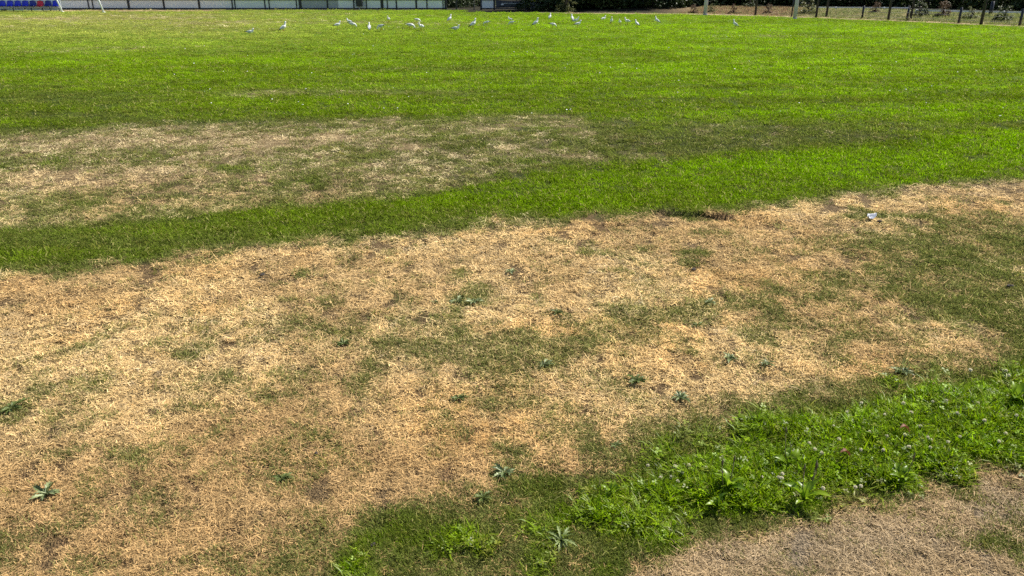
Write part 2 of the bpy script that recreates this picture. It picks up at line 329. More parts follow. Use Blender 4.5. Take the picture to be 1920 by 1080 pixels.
# ------------------------------------------------------------------ grass: tufts strewn over the ground
def tuft_mesh(name, mat, n, rad, ln, wd, el, curl, seg, rnd, zlift=0.0, clover=0, long=0):
    V, F, BV = [], [], []
    def blade(bx, by, bz, az, L, W, e, cu, k, bv):
        n0 = len(V); x, y, z = bx, by, bz; step = L / k; tw = rnd.uniform(-.5, .5)
        for i in range(k + 1):
            ww = W * .5 * (1 - (i / k) ** 2.2) if i < k else W * .08
            if i == 0: ww = W * .38
            sx, sy = -math.sin(az + tw), math.cos(az + tw)
            V.append((x + sx * ww, y + sy * ww, z)); V.append((x - sx * ww, y - sy * ww, z + ww * .35 * tw)); BV.extend((bv, bv))
            x += math.cos(az) * math.cos(e) * step; y += math.sin(az) * math.cos(e) * step; z += math.sin(e) * step
            z = max(z, -.004); e -= cu / k * rnd.uniform(.6, 1.4); az += rnd.uniform(-.35, .35) * abs(cu)
        for i in range(k): F.append((n0 + 2 * i, n0 + 2 * i + 1, n0 + 2 * i + 3, n0 + 2 * i + 2))
    for _ in range(n):
        r = rad * math.sqrt(rnd.random()); a = rnd.uniform(0, 2 * math.pi)
        blade(r * math.cos(a), r * math.sin(a), rnd.uniform(0, zlift) - .002, rnd.uniform(0, 2 * math.pi), rnd.uniform(*ln), rnd.uniform(*wd), math.radians(rnd.uniform(*el)), rnd.uniform(*curl), seg, rnd.random())
    for _ in range(long):                                     # loose dead stems lying flat
        a = rnd.uniform(0, 6.28); blade(rad * .6 * math.cos(a), rad * .6 * math.sin(a), .008, rnd.uniform(0, 6.28), rnd.uniform(.022, .045), .0014, math.radians(rnd.uniform(-3, 10)), rnd.uniform(-.2, .5), 3, rnd.uniform(.6, .86))
    for _ in range(clover):                                   # clover leaves among the blades
        r = rad * math.sqrt(rnd.random()); a = rnd.uniform(0, 2 * math.pi); h = rnd.uniform(.012, .04); cx, cy = r * math.cos(a), r * math.sin(a)
        az = rnd.uniform(0, 6.28); tl = rnd.uniform(-.5, .5); R = rnd.uniform(.006, .010); bv = rnd.random() * .85; tz = rnd.uniform(-.6, .6)
        for k in range(3):
            b = az + k * 2.094; n0 = len(V)
            for (rr, da) in ((0, 0), (.75, -.55), (1.15, -.28), (1.05, 0), (1.15, .28), (.75, .55)):
                q = rr * R; px_, py_ = q * math.cos(b + da), q * math.sin(b + da)
                V.append((cx + px_, cy + py_, h + px_ * tl + py_ * tz)); BV.append(bv)
            F.append((n0, n0 + 1, n0 + 2, n0 + 3, n0 + 4, n0 + 5))
    me = bpy.data.meshes.new(name); me.from_pydata(V, [], F); me.materials.append(mat)
    me.attributes.new('bv', 'FLOAT', 'POINT').data.foreach_set('value', BV); me.polygons.foreach_set('use_smooth', [True] * len(F)); me.update()
    return me

M_DRY = mat_blade('dry_blade', .08, 0, .5, (.30, .21, .10), .12)
M_GRN = mat_blade('green_blade', .45, 0, .5, (.50, .46, .16), .035)
M_LUSH = mat_blade('lush_blade', .50, .014, .4, (.42, .44, .10), .09)

def proto(cname, metas):
    c = bpy.data.collections.new(cname)                        # tuft shapes only; not linked to the scene
    for i, me in enumerate(metas): c.objects.link(bpy.data.objects.new('%s_%02d' % (cname, i), me))
    return c
R_ = random.Random(5)
P_DRY = proto('dry_tufts', [tuft_mesh('dry', M_DRY, 28, .024, (.005, .018), (.0011, .0028), (-5, 42), (-.5, 2.4), 3, R_, .008, long=1) for _ in range(10)])
P_GRN = proto('green_tufts', [tuft_mesh('green', M_GRN, 28, .030, (.009, .027), (.0014, .0032), (30, 85), (.2, 2.0), 2, R_, .004) for _ in range(10)])
P_LUSH = proto('lush_tufts', [tuft_mesh('lush', M_LUSH, 20, .036, (.028, .080), (.0024, .0060), (35, 85), (.2, 1.6), 3, R_, .004, clover=7) for _ in range(10)])

def strew(name, coll, pts, rot, scl, tint, nproto, label, cat):
    n = len(pts); me = bpy.data.meshes.new(name); me.vertices.add(n); me.vertices.foreach_set('co', pts.astype(np.float32).ravel())
    me.attributes.new('rot', 'FLOAT_VECTOR', 'POINT').data.foreach_set('vector', rot.astype(np.float32).ravel())
    me.attributes.new('scl', 'FLOAT_VECTOR', 'POINT').data.foreach_set('vector', scl.astype(np.float32).ravel())
    me.attributes.new('tint', 'FLOAT_COLOR', 'POINT').data.foreach_set('color', np.concatenate([tint, np.ones((n, 1))], 1).astype(np.float32).ravel())
    me.attributes.new('pick', 'INT', 'POINT').data.foreach_set('value', rng.integers(0, nproto, n).astype(np.int32))
    me.update(); o = put(name, me); tag(o, label, cat, kind='stuff')
    ng = bpy.data.node_groups.new(name, 'GeometryNodeTree')
    ng.interface.new_socket('Geometry', in_out='INPUT', socket_type='NodeSocketGeometry'); ng.interface.new_socket('Geometry', in_out='OUTPUT', socket_type='NodeSocketGeometry')
    gi, go = N(ng, 'NodeGroupInput'), N(ng, 'NodeGroupOutput'); ip = N(ng, 'GeometryNodeInstanceOnPoints'); ci = N(ng, 'GeometryNodeCollectionInfo')
    ci.inputs['Collection'].default_value = coll; ci.inputs['Separate Children'].default_value = True; ci.inputs['Reset Children'].default_value = True
    def attr(nm, ty):
        a = N(ng, 'GeometryNodeInputNamedAttribute', data_type=ty); a.inputs['Name'].default_value = nm; return a.outputs[0]
    ng.links.new(gi.outputs[0], ip.inputs['Points']); ng.links.new(ci.outputs[0], ip.inputs['Instance']); ip.inputs['Pick Instance'].default_value = True
    ng.links.new(attr('pick', 'INT'), ip.inputs['Instance Index']); ng.links.new(attr('scl', 'FLOAT_VECTOR'), ip.inputs['Scale'])
    er = N(ng, 'FunctionNodeEulerToRotation'); ng.links.new(attr('rot', 'FLOAT_VECTOR'), er.inputs[0]); ng.links.new(er.outputs[0], ip.inputs['Rotation'])
    ng.links.new(ip.outputs[0], go.inputs[0])
    o.modifiers.new('strew', 'NODES').node_group = ng
    return o

NT = 150000
ly = np.interp(rng.random(NT), [0, .56, 1], [math.log(1.15), math.log(6), math.log(54.5)]); ty = np.exp(ly)
tx = rng.uniform(-1, 1, NT) * (.70 * ty + .55)
g, v, o, s, out = ecology(tx, ty)
hf = 1 / np.maximum((ty / 2.1) ** .7, .8)
hole = vnoise(tx * 34 * hf, ty * 28 * hf, 91) * .78 + vnoise(tx * 9 * hf, ty * 7 * hf, 93) * .22
keep = (out < .35) & ((hole > .29 + .07 * s) | (rng.random(NT) < .08 + .6 * sstep(.3, .7, g)))
tx, ty, g, v, o, s = [a[keep] for a in (tx, ty, g, v, o, s)]
tz = relief(tx, ty); n = len(tx)
sc = np.clip((ty / 2.1) ** .70, .8, 9); sz = np.clip(sc ** .38, .8, 1.7)
jit = rng.uniform(.75, 1.3, n)
rot = np.stack([rng.normal(0, .12, n), rng.normal(0, .12, n), rng.uniform(0, 6.283, n)], -1)
pg = sstep(.02, .74, g + rng.normal(0, .07, n))
isg = rng.random(n) < pg
isl = isg & (rng.random(n) < (.06 + .72 * sstep(.36, 1.0, v)) * (v > .25) * (ty < 3.6))
br = (rng.uniform(.72, 1.22, n) + .25 * (vnoise(tx * 20 * hf[keep], ty * 16 * hf[keep], 95) - .5))[:, None]
# straw colours
k = rng.random(n)
dry = lerp(C(.90, .68, .335) + np.zeros((n, 3)), C(.72, .505, .225), k); dry = lerp(dry, C(.56, .47, .32), sstep(.8, 1, rng.random(n)) * .8)
dry = lerp(dry, C(.80, .48, .17), np.clip(o * rng.uniform(.5, 1.2, n), 0, 1));
dry = lerp(dry, C(.40, .38, .18), sstep(.08, .5, g) * .6)
old = sstep(.40, .62, fbm(tx * 1.2, ty * 1.0, 131)) * .55 + .75 * sstep(2.7, 1.9, ty) + .35 * sstep(3.4, 2.4, ty)
dry = lerp(dry, C(.50, .325, .145), np.clip(old, 0, .9))
dry = lerp(dry, C(.38, .30, .195), np.clip(s, 0, 1) * .8); dry = lerp(dry, C(.60, .52, .32), sstep(5.5, 7.5, ty) * .55)
# greens
gr = lerp(C(.165, .21, .035) + np.zeros((n, 3)), C(.18, .275, .010), sstep(.0, .35, v)); gr = lerp(gr, C(.235, .415, .004), sstep(.25, .8, v)); gr = lerp(gr, C(.25, .35, .005), isl * rng.uniform(.1, 1, n))
gr = lerp(gr, C(.27, .265, .10), sstep(.85, .30, g) * .75 * sstep(30, 12, ty))
gr = lerp(gr, C(.285, .47, .008), sstep(9, 30, ty) * .6)
stk = fbm(tx * .30, np.log(ty) * 16, 41, 5) - .5; stk2 = fbm(tx * .9, np.log(ty) * 60, 47, 3) - .5
br = br * (1 + (.55 * stk + .75 * stk2) * sstep(6, 11, ty))[:, None]
gr = lerp(gr, C(.46, .44, .12), sstep(17, 30, ty) * sstep(.02, -.45, tx / ty) * .7)
gr = lerp(gr, C(.26, .24, .05), (rng.random(n) < .08) * .7)
LAB = dict(
 dry='short curled straw coloured dead grass over the parched ground',
 green='short mown green grass of the pitch and its watered strips',
 lush='taller lush bright green grass with clover in the near right verge')
def sel(mask, hz): return np.stack([tx, ty, tz], -1)[mask], rot[mask], np.stack([sc * jit, sc * jit, sz * jit * hz], -1)[mask]
a, b, c_ = sel(~isg, .9); strew('dry_grass', P_DRY, a, b, c_, (dry * br)[~isg], 10, LAB['dry'], 'grass')
mk = isg & ~isl; a, b, c_ = sel(mk, .85 + .35 * v); strew('green_grass', P_GRN, a, b, c_, (gr * br)[mk], 10, LAB['green'], 'grass')
a, b, c_ = sel(isl, .55 + .35 * v); strew('lush_grass', P_LUSH, a, b, c_, (gr * br)[isl], 10, LAB['lush'], 'grass')

# ------------------------------------------------------------------ things
def zat(x, y): return float(relief(np.array([x]), np.array([y]))[0])
def gp(px, py):
    x, y = at(px, py); return x, y, zat(x, y)

BLACK = mat_plain('black_paint', (.018, .020, .026), .45, .3, 3)
WHITEP = mat_plain('white_paint', (.86, .86, .85), .45, .05, 4)
BOARD = [mat_plain('board_white', (.84, .86, .90), .5, .06, 2), mat_plain('board_grey', (.40, .42, .46), .5, .08, 2), mat_plain('board_pale', (.90, .92, .95), .5, .05, 2)]
BLUE = mat_plain('blue_plastic', (.018, .035, .60), .35, .15, 3, dirt=(.015, .028, .42))
NAVY = mat_plain('navy_plastic', (.012, .025, .28), .35, .15, 3)
RED = mat_plain('red_plastic', (.60, .02, .06), .35, .15, 3)
GALV = mat_plain('galvanised_steel', (.64, .54, .68), .5, .06, 8)
CONC = mat_plain('concrete', (.45, .43, .40), .85, .15, 9, bump=.3)

# pitch-side barrier with advertising boards, far left
FY = at(500, 18.6)[1]
def bx_(px): return (px - 960) / ppm(18.6)
def barrier(name, label, px0, px1, posts, boards, y=FY):
    r = empty(name, (0, 0, 0)); tag(r, label, 'fence')
    for (p, wd, top) in posts:
        b = MB(); x = bx_(p); b.cbox(x - wd * .6, x + wd * .6, y - .06, y + .05, -.05, top, .012); b.build('post', BLACK, r)
    for nm, z0, z1 in (('bottom_rail', .055, .125), ('top_rail', .60, .68), ('hand_rail', 1.04, 1.10)):
        b = MB(); b.tube([(bx_(px0), y - .052, (z0 + z1) / 2), (bx_(px1), y - .052, (z0 + z1) / 2)], (z1 - z0) / 2, 8); b.build(nm, BLACK, r)
    for (p0, p1, mi) in boards:
        b = MB(); b.cbox(bx_(p0) + .003, bx_(p1) - .003, y - .012, y + .012, .115, .61, .004); b.build('board', BOARD[mi], r)
    return r
barrier('barrier_fence', 'long black barrier fence filled with pale boards behind the far left touchline', 112, 836,
  [(168, .06, 1.07), (176, .05, .66), (243, .11, 1.07), (309, .09, 1.07), (375, .10, 1.07), (437, .06, 1.07), (442, .05, .66), (498, .06, 1.07), (506, .05, .66), (557, .05, .66), (564, .15, 1.07), (615, .07, 1.07), (664, .06, 1.07), (688, .05, .66), (717, .15, 1.07), (727, .05, .66), (744, .07, 1.07), (781, .09, 1.07), (801, .06, 1.07), (831, .05, .66), (836, .13, 1.07)],
  [(112, 168, 0), (168, 243, 0), (243, 309, 0), (309, 346, 2), (346, 375, 2), (375, 421, 2), (421, 437, 0), (437, 498, 0), (498, 562, 0), (562, 594, 1), (594, 615, 1), (615, 635, 1), (635, 664, 2), (664, 688, 0), (688, 717, 2), (717, 744, 0), (744, 781, 2), (781, 801, 2), (801, 836, 2)])
barrier('barrier_fence', 'short black barrier with one white board beside the dark banner', 902, 994, [(902, .09, 1.07), (927, .10, 1.07), (993, .09, 1.07)], [(902, 927, 2)])
# dark sagging banner tied to it
b = MB(); nb = 24; y = FY - .075
rowz = [.60, .47, .35, .23, .13]
for zi, z in enumerate(rowz):
    for k in range(nb + 1):
        u = k / nb; b.v.append((bx_(930) + (bx_(992) - bx_(930)) * u, y + .012 * math.sin(u * 17 + zi) - .02 * math.sin(math.pi * u), z - .05 * math.sin(math.pi * u) * (1 if zi < 2 else -.5 if zi > 3 else 0)))
for zi in range(4):
    for k in range(nb): b.f.append((zi * (nb + 1) + k, zi * (nb + 1) + k + 1, (zi + 1) * (nb + 1) + k + 1, (zi + 1) * (nb + 1) + k)); b.m.append(0)
BAN = mat_plain('banner_cloth', (.045, .050, .065), .6, .3, 5)
root = empty('banner', (0, 0, 0)); tag(root, 'dark grey banner with white lettering hanging on the far barrier', 'banner')
bo = b.build('cloth', BAN, root, smooth=True); so = bo.modifiers.new('thick', 'SOLIDIFY'); so.thickness = .006
b = MB()
for k in range(13):                                           # the white lettering row: too far away to be read, only its strokes show
    x = bx_(944.5) + k * bx_(962) * 0 + k * .098; h = .05 + .03 * ((k * 7) % 3) / 2
    b.box(x, x + .018, y - .046, y - .042, .38, .38 + h); b.box(x + .018, x + .055, y - .046, y - .042, .38 + h * .45, .38 + h * .45 + .016); b.box(x + .055, x + .070, y - .046, y - .042, .375, .38 + h * .9)
b.build('lettering', WHITEP, root)
for px in (942, 981):
    b = MB(); x = bx_(px); b.add([(x - .10, y - .046, .30), (x + .10, y - .046, .30), (x + .06, y - .046, .40), (x, y - .046, .44), (x - .07, y - .046, .36)], [(0, 1, 2, 3, 4)]); b.add([(x - .10, y - .042, .30), (x + .10, y - .042, .30), (x + .06, y - .042, .40), (x, y - .042, .44), (x - .07, y - .042, .36)], [(4, 3, 2, 1, 0)]); b.build('white_mark', WHITEP, root)
# black bin hung on the barrier
x = bx_(676); b = MB(); b.cbox(x - .20, x + .20, FY - .42, FY - .10, .22, .86, .03); r = empty('litter_bin', (0, 0, 0)); tag(r, 'black litter bin hung on the barrier fence among white boards', 'bin')
b.build('bin_body', BLACK, r)
b = MB(); b.cbox(x - .215, x + .215, FY - .435, FY - .09, .855, .92, .02); b.build('lid', BLACK, r)
b = MB(); b.tube([(x, FY - .26, -.02), (x, FY - .26, .225)], .03, 8); b.build('stand', GALV, r)
# grey bin with yellow lid
x = bx_(998.5); yb = FY - .35; r = empty('wheeled_bin', (x, yb, 0)); tag(r, 'grey bin with a yellow lid at the end of the dark banner', 'bin')
b = MB(); b.add([(-.13, -.13, .04), (.13, -.13, .04), (.13, .13, .04), (-.13, .13, .04), (-.17, -.17, .52), (.17, -.17, .52), (.17, .17, .52), (-.17, .17, .52)], [(0, 3, 2, 1), (4, 5, 6, 7), (0, 1, 5, 4), (1, 2, 6, 5), (2, 3, 7, 6), (3, 0, 4, 7)]); b.build('bin_body', mat_plain('grey_plastic', (.16, .17, .18), .5, .15, 4), r)
b = MB(); b.cbox(-.19, .19, -.20, .19, .523, .66, .03); b.build('lid', mat_plain('yellow_plastic', (.62, .60, .02), .4, .1, 4), r)
for sx in (-1, 1):
    b = MB(); b.tube([(sx * .10 - .02, .12, .05), (sx * .10 + .02, .12, .05)], .05, 12); b.build('wheel', BLACK, r)
# lone posts in the gap between the two barriers
for px, lab in ((856, 'black post standing alone in the gap left of the short barrier'), (889, 'thin black post next to the short barrier with the white board')):
    b = MB(); x = bx_(px); wd = .05 if px == 856 else .03; b.cbox(x - wd, x + wd, FY - .05, FY + .05, -.05, 1.25, .012); b.cbox(x - wd - .02, x + wd + .02, FY - .07, FY + .07, -.05, .03, .006)
    tag(b.build('fence_post', BLACK), lab, 'post')

# team bench: a row of bucket seats on a beam
SY = at(60, 21.6)[1]; ks = ppm(21.6)
root = empty('team_bench', ((57 - 960) / ks, SY, 0)); tag(root, 'row of blue bucket seats with one red seat on a low metal bench', 'bench')
def seat_mesh(mat):
    b = MB(); W, D, H = .20, .19, .34; prof = [(-D, .02), (-D * .5, -.01), (D * .3, -.015), (D * .72, .03), (D * .92, .12), (D * 1.0, .22), (D * 1.04, .30), (D * 1.05, H)]
    nn = 9; vs_, fs = [], []
    for side in (0, 1):
        for i, (yy, zz) in enumerate(prof):
            wf = W * (1 if zz < .22 else (.92 if zz < .32 else .66))
            for k in range(nn):
                u = -1 + 2 * k / (nn - 1); c = .035 * u * u
                vs_.append((u * wf, yy - c * (1 if zz > .05 else 0) + side * .012, zz + (c if zz < .05 else -c * .9 if zz > .3 else 0) - side * .012))
    m0 = len(prof) * nn
    for i in range(len(prof) - 1):
        for k in range(nn - 1):
            a = i * nn + k; fs.append((a, a + 1, a + nn + 1, a + nn)); a += m0; fs.append((a + nn, a + nn + 1, a + 1, a))
    rim = [k for k in range(nn)] + [i * nn + nn - 1 for i in range(1, len(prof))] + [(len(prof) - 1) * nn + k for k in range(nn - 2, -1, -1)] + [i * nn for i in range(len(prof) - 2, 0, -1)]
    for q in range(len(rim)):
        a, c2 = rim[q], rim[(q + 1) % len(rim)]; fs.append((c2, a, a + m0, c2 + m0))
    b.add(vs_, fs); return b.mesh('seat', mat, True)
SM = {k: seat_mesh(m_) for k, m_ in (('b', BLUE), ('n', NAVY), ('r', RED))}
for i, (px, k) in enumerate(zip((4.5, 19.5, 33.8, 48, 62, 76, 90.5, 105), 'bbbbnrnb')):
    o_ = put('seat', SM[k], root, ((px - 57) / ks, 0, .31))
    if k == 'r': o_['label'] = 'the only red seat in the row of blue ones'
b = MB(); b.box(-(57 + 14) / ks, 56 / ks, -.06, .02, .235, .285); b.build('beam', GALV, root)
b = MB(); b.box(-(57 + 14) / ks, 56 / ks, .22, .24, .06, .80); b.build('back_panel', BOARD[2], root)
for px in (-10, 26, 48, 60, 81, 95, 112):
    b = MB(); x = (px - 57) / ks; b.tube([(x, -.02, .235), (x + .03, -.05, .0)], .028, 8); b.cbox(x - .02, x + .08, -.13, .04, -.01, .02, .005); b.build('leg', BLACK, root)
b = MB(); b.box(-(57 + 14) / ks, 56 / ks, -.16, .10, -.03, .025); b.build('base_plank', mat_plain('old_timber', (.05, .042, .035), .8, .3, 12), root)
b = MB(); x = (7 - 57) / ks; b.cbox(x - .16, x + .16, -.03, .10, .05, .13, .02); b.build('bracket', BLACK, root)  # dark box of unclear nature under the leftmost seats
# white posts beside the bench
for (p0, p1, py, lab) in ((112.5, 117.5, 22.3, 'white slanted metal post right at the end of the blue seats'), (190.5, 195, 23.2, 'white slanted metal post standing alone before the pale boards')):
    x, y, z = gp(p1, py); k = ppm(py); b = MB(); dx = (p1 - p0) / k / .72
    b.tube([(x, y, z - .05), (x - dx, y, z + .75), (x - dx * 2.6, y + .1, 2.1)], .045, 10); b.tube([(x, y, z - .03), (x, y, z + .03)], .10, 12)
    tag(b.build('white_post', WHITEP, smooth=True), lab, 'post')

# tall grey poles at the right edge of the field
for (px, py, wpx, lab) in ((1322, 28.3, 7.2, 'thick grey steel pole at the field edge in front of the dark trees'), (1490, 36, 7.0, 'thick grey steel pole nearer the camera in front of the dry bank')):
    x, y, z = gp(px, py); r = wpx / ppm(py) / 2; o_ = empty('steel_pole', (x, y, z)); tag(o_, lab, 'pole')
    b = MB(); b.tube([(0, 0, -.1), (0, 0, 1.2), (0, 0, 7.5)], [r, r * .97, r * .7], 20); b.build('shaft', GALV, o_, smooth=True)
    b = MB(); b.tube([(0, 0, -.05), (0, 0, .035)], r * 1.25, 20); fl = b.build('base_flange', GALV, o_)
    for k in range(4):
        b = MB(); a = k * 1.571 + .6; b.tube([(r * 1.13 * math.cos(a), r * 1.13 * math.sin(a), .03), (r * 1.13 * math.cos(a), r * 1.13 * math.sin(a), .06)], .012, 6); b.build('bolt', GALV, fl)

# fence along the right edge
root = empty('boundary_fence', (0, 0, 0)); tag(root, 'fence of black posts with thin wires along the right edge of the field', 'fence')
RP = [(1416, 29.5, 2.4, 4.2), (1484, 31.5, 1.3, 2.6), (1530, 33, 2.4, 4.2), (1549, 32.5, 2.4, 4.2), (1616, 35, .60, 3.8), (1665, 38.3, 2.4, 4.4), (1700, 38.2, .64, 4), (1707, 38.6, 2.4, 3.6), (1797, 44, .66, 4.4), (1839, 46.4, 2.6, 5.6), (1911, 49.2, .68, 4.8), (1990, 54, 2.4, 5)]
wp = []
for (px, py, h, wd) in RP:
    x, y, z = gp(px, py); q = wd / ppm(py) / 2; b = MB(); b.tube([(x, y, z - .1), (x, y, z + h * .5), (x + .01, y, z + h)], [q, q * .97, q * .93], 9); b.build('post', BLACK, root, smooth=True)
    if px not in (1484, 1549, 1700): wp.append((x, y + q, z))
WIRE = mat_plain('wire', (.16, .16, .17), .5, .1, 5)
for h in (.14, .34, .54):
    b = MB(); b.tube([(x, y, z + h) for (x, y, z) in wp], .006, 5); b.build('wire', WIRE, root)
b = MB(); xs, ys, zs = gp(1854, 40); b.tube([(xs, ys, zs - .1), (xs, ys, zs + .62)], .075, 9); tag(b.build('stump_post', BLACK, smooth=True), 'short thick black post behind the right fence below the white rail', 'post')
# white rail beyond the bank
root = empty('white_rail_fence', (0, 0, 0)); tag(root, 'low white rail fence running behind the overgrown bank at far right', 'fence')
def rail(p0, p1, h, th, n):
    A, B_ = Vector((*at(*p0), h)), Vector((*at(*p1), h)); b = MB()
    d = (B_ - A).normalized(); nrm = Vector((-d.y, d.x, 0)) * .02
    b.add([A - nrm - Vector((0, 0, th)), B_ - nrm - Vector((0, 0, th)), B_ + nrm - Vector((0, 0, th)), A + nrm - Vector((0, 0, th)), A - nrm, B_ - nrm, B_ + nrm, A + nrm], [(0, 3, 2, 1), (4, 5, 6, 7), (0, 1, 5, 4), (1, 2, 6, 5), (2, 3, 7, 6), (3, 0, 4, 7)]); b.build('rail', WHITEP, root)
    for k in range(n + 1):
        q = A.lerp(B_, k / n); b = MB(); b.cbox(q.x - .04, q.x + .04, q.y + .025, q.y + .105, zat(q.x, q.y) - .05, h + .01, .01); b.build('post', WHITEP, root)
rail((1716, 36.2), (2000, 43), .445, .075, 5); rail((1522, 27), (1702, 28.2), .40, .04, 4)

# ------------------------------------------------------------------ trees and shrubs behind the field
BARK = mat_plain('bark', (.09, .07, .05), .9, .35, 14, bump=.6)
LEAFM = [mat_leaf('leaf_dark', (.028, .050, .016), (.060, .085, .025), .22, .5, .25), mat_leaf('leaf_mid', (.045, .075, .020), (.10, .12, .035), .28, .5, .25), mat_leaf('leaf_pale', (.13, .15, .05), (.26, .26, .10), .32, .5, .25), mat_leaf('leaf_rust', (.12, .075, .05), (.22, .15, .08), .25, .6, .2)]
def crown_mesh(name, mat, h, r, z0, nclump, nleaf, size, rnd):
    V, F = [], []
    for ci in range(nclump):
        while True:
            u = Vector((rnd.uniform(-1, 1), rnd.uniform(-1, 1), rnd.uniform(0, 1)))
            if .3 < u.length < 1: break
        if ci % 5 < 2: u.z *= .16; q = rnd.uniform(.7, 1.1) / max(.5, Vector((u.x, u.y)).length) * rnd.uniform(.75, 1)      # skirt down to the ground
        else: q = rnd.uniform(.8, 1.12)
        zc = z0 + (h - z0) * u.z; taper = 1 - .35 * u.z
        c = Vector((u.x * r * q * taper, u.y * r * q * taper, zc)); cr = rnd.uniform(.13, .26) * r
        for _ in range(nleaf):
            p = c + Vector((rnd.gauss(0, .5), rnd.gauss(0, .5), rnd.gauss(0, .42))) * cr
            if p.z < .02: p.z = rnd.uniform(.02, .2)
            a = rnd.uniform(0, 6.28); e = rnd.uniform(-1.0, .7); L = size * rnd.uniform(.6, 1.4); W = L * rnd.uniform(.28, .45)
            d = Vector((math.cos(a) * math.cos(e), math.sin(a) * math.cos(e), math.sin(e))); sdir = d.cross(Vector((rnd.gauss(0, .4), rnd.gauss(0, .4), 1))).normalized()
            n0 = len(V); V += [p, p + d * L * .45 + sdir * W, p + d * L, p + d * L * .45 - sdir * W]; F.append((n0, n0 + 1, n0 + 2, n0 + 3))
    me = bpy.data.meshes.new(name); me.from_pydata(V, [], F); me.materials.append(mat); me.update(); return me
def trunk_mesh(h, r, rnd, stems=1):
    b = MB()
    for s_ in range(stems):
        a = rnd.uniform(0, 6.28); lean = Vector((math.cos(a), math.sin(a), 0)) * rnd.uniform(.02, .10) * h * (1 if stems == 1 else 2.2)
        p = [lean * (t_ * t_) + Vector((rnd.gauss(0, .02) * h * .3, rnd.gauss(0, .02) * h * .3, t_ * h * .8)) for t_ in (0, .25, .5, .75, 1)]; p[0] = Vector((0, 0, -.1)); rr = [r, r * .8, r * .6, r * .38, r * .12]
        b.tube(p, rr, 9)
        for k in range(7):
            t_ = rnd.uniform(.15, .8); i = int(t_ * 4); q = p[i].lerp(p[min(i + 1, 4)], t_ * 4 - i); a2 = rnd.uniform(0, 6.28); L = h * rnd.uniform(.18, .32)
            e1 = q + Vector((math.cos(a2), math.sin(a2), .5)) * L * .5; e2 = e1 + Vector((math.cos(a2 + .4), math.sin(a2 + .4), .9)) * L * .4
            b.tube([q, e1, e2], [r * .4 * (1 - t_ * .5), r * .25 * (1 - t_ * .5), r * .06], 6)
    return b.mesh('trunk', BARK, True)
RT = random.Random(21)
TREES = [(trunk_mesh(6.5, .17, RT, 1 + i % 2), crown_mesh('crown', LEAFM[(0, 1, 0, 1)[i]], 7.0, 2.3, 0, 80, 90, .17, RT)) for i in range(4)]
SHRUBS = [(trunk_mesh(1.0, .03, RT, 4), crown_mesh('foliage', LEAFM[k], 1.15, .75, .0, 30, 60, .085, RT)) for k in (0, 2, 3, 1)]
def plant(name, protos, i, x, y, sc_, rz, label, cat, grp, parts, flat=1):
    r = empty(name, (x, y, zat(x, y)), rz); tag(r, label, cat, grp)
    put(parts[0], protos[i][0], r, scale=(sc_, sc_, sc_ * flat)); put(parts[1], protos[i][1], r, scale=(sc_, sc_, sc_ * flat))
TL = [(845, 60, .8, 0, 'dark leafy tree behind the gap between the two barriers, its left one'), (885, 64, .85, 1, 'dark leafy tree behind the gap, hard against the short barrier'),
 (1030, 52.7, 1.0, 0, 'dark tree just right of the grey bin with a yellow lid'), (1075, 54.7, 1.05, 2, 'dense dark tree behind the pale sunlit shrub'), (1125, 53.2, 1.0, 1, 'second dark tree right of the pale sunlit shrub'), (1175, 53.7, .95, 3, 'dark tree with a visible trunk above the right group of gulls'), (1225, 53.2, 1.0, 0, 'dark tree above the gull that stands apart from the row of five'), (1285, 54.2, 1.05, 2, 'dark tree just left of the farther grey pole'),
 (1345, 57, 1.0, 1, 'dark tree just right of the farther grey pole'), (1400, 57, .95, 0, 'dark tree left of the first black fence post'), (1455, 56, 1.0, 3, 'dark tree with a bare stem left of the nearer grey pole'), (1520, 55, 1.0, 2, 'dark tree right of the nearer grey pole'), (1590, 55, 1.0, 1, 'dark tree behind the thin end of the white rail'), (1660, 53, 1.0, 0, 'dark tree behind the post pair where the white rail changes height'), (1735, 51, 1.0, 2, 'dark tree behind the left end of the thick white rail'), (1810, 49, 1.0, 3, 'dark tree behind the middle of the thick white rail'), (1890, 47, 1.0, 1, 'dark tree at the far right above the white rail'), (1975, 45, 1.0, 0, 'dark tree at the right border of the picture')]
for i, (px, Y, s_, k, lab) in enumerate(TL):
    plant('tree', TREES, k, (px - 960) / FOC * (Y * math.cos(PITCH) + EYE * math.sin(PITCH)) , Y, s_, i * 1.7, lab, 'tree', 'trees behind the field', ('trunk', 'crown'))
for i, px in enumerate(range(1010, 2060, 42)):                # second, lower row of dark evergreen bushes that closes the view
    Y = (61.5 if px < 1400 else 61.5 - (px - 1400) * .0225) + .7 * (i % 2); lab = 'dark evergreen bush in the solid row behind the trees'
    plant('evergreen_bush', SHRUBS, 0, (px - 960) / FOC * (Y * .93 + .6), Y, 2.2 + .3 * (i % 3), i * 2.3, lab, 'bush', 'evergreen bushes behind the trees', ('stems', 'foliage'), 1.1)
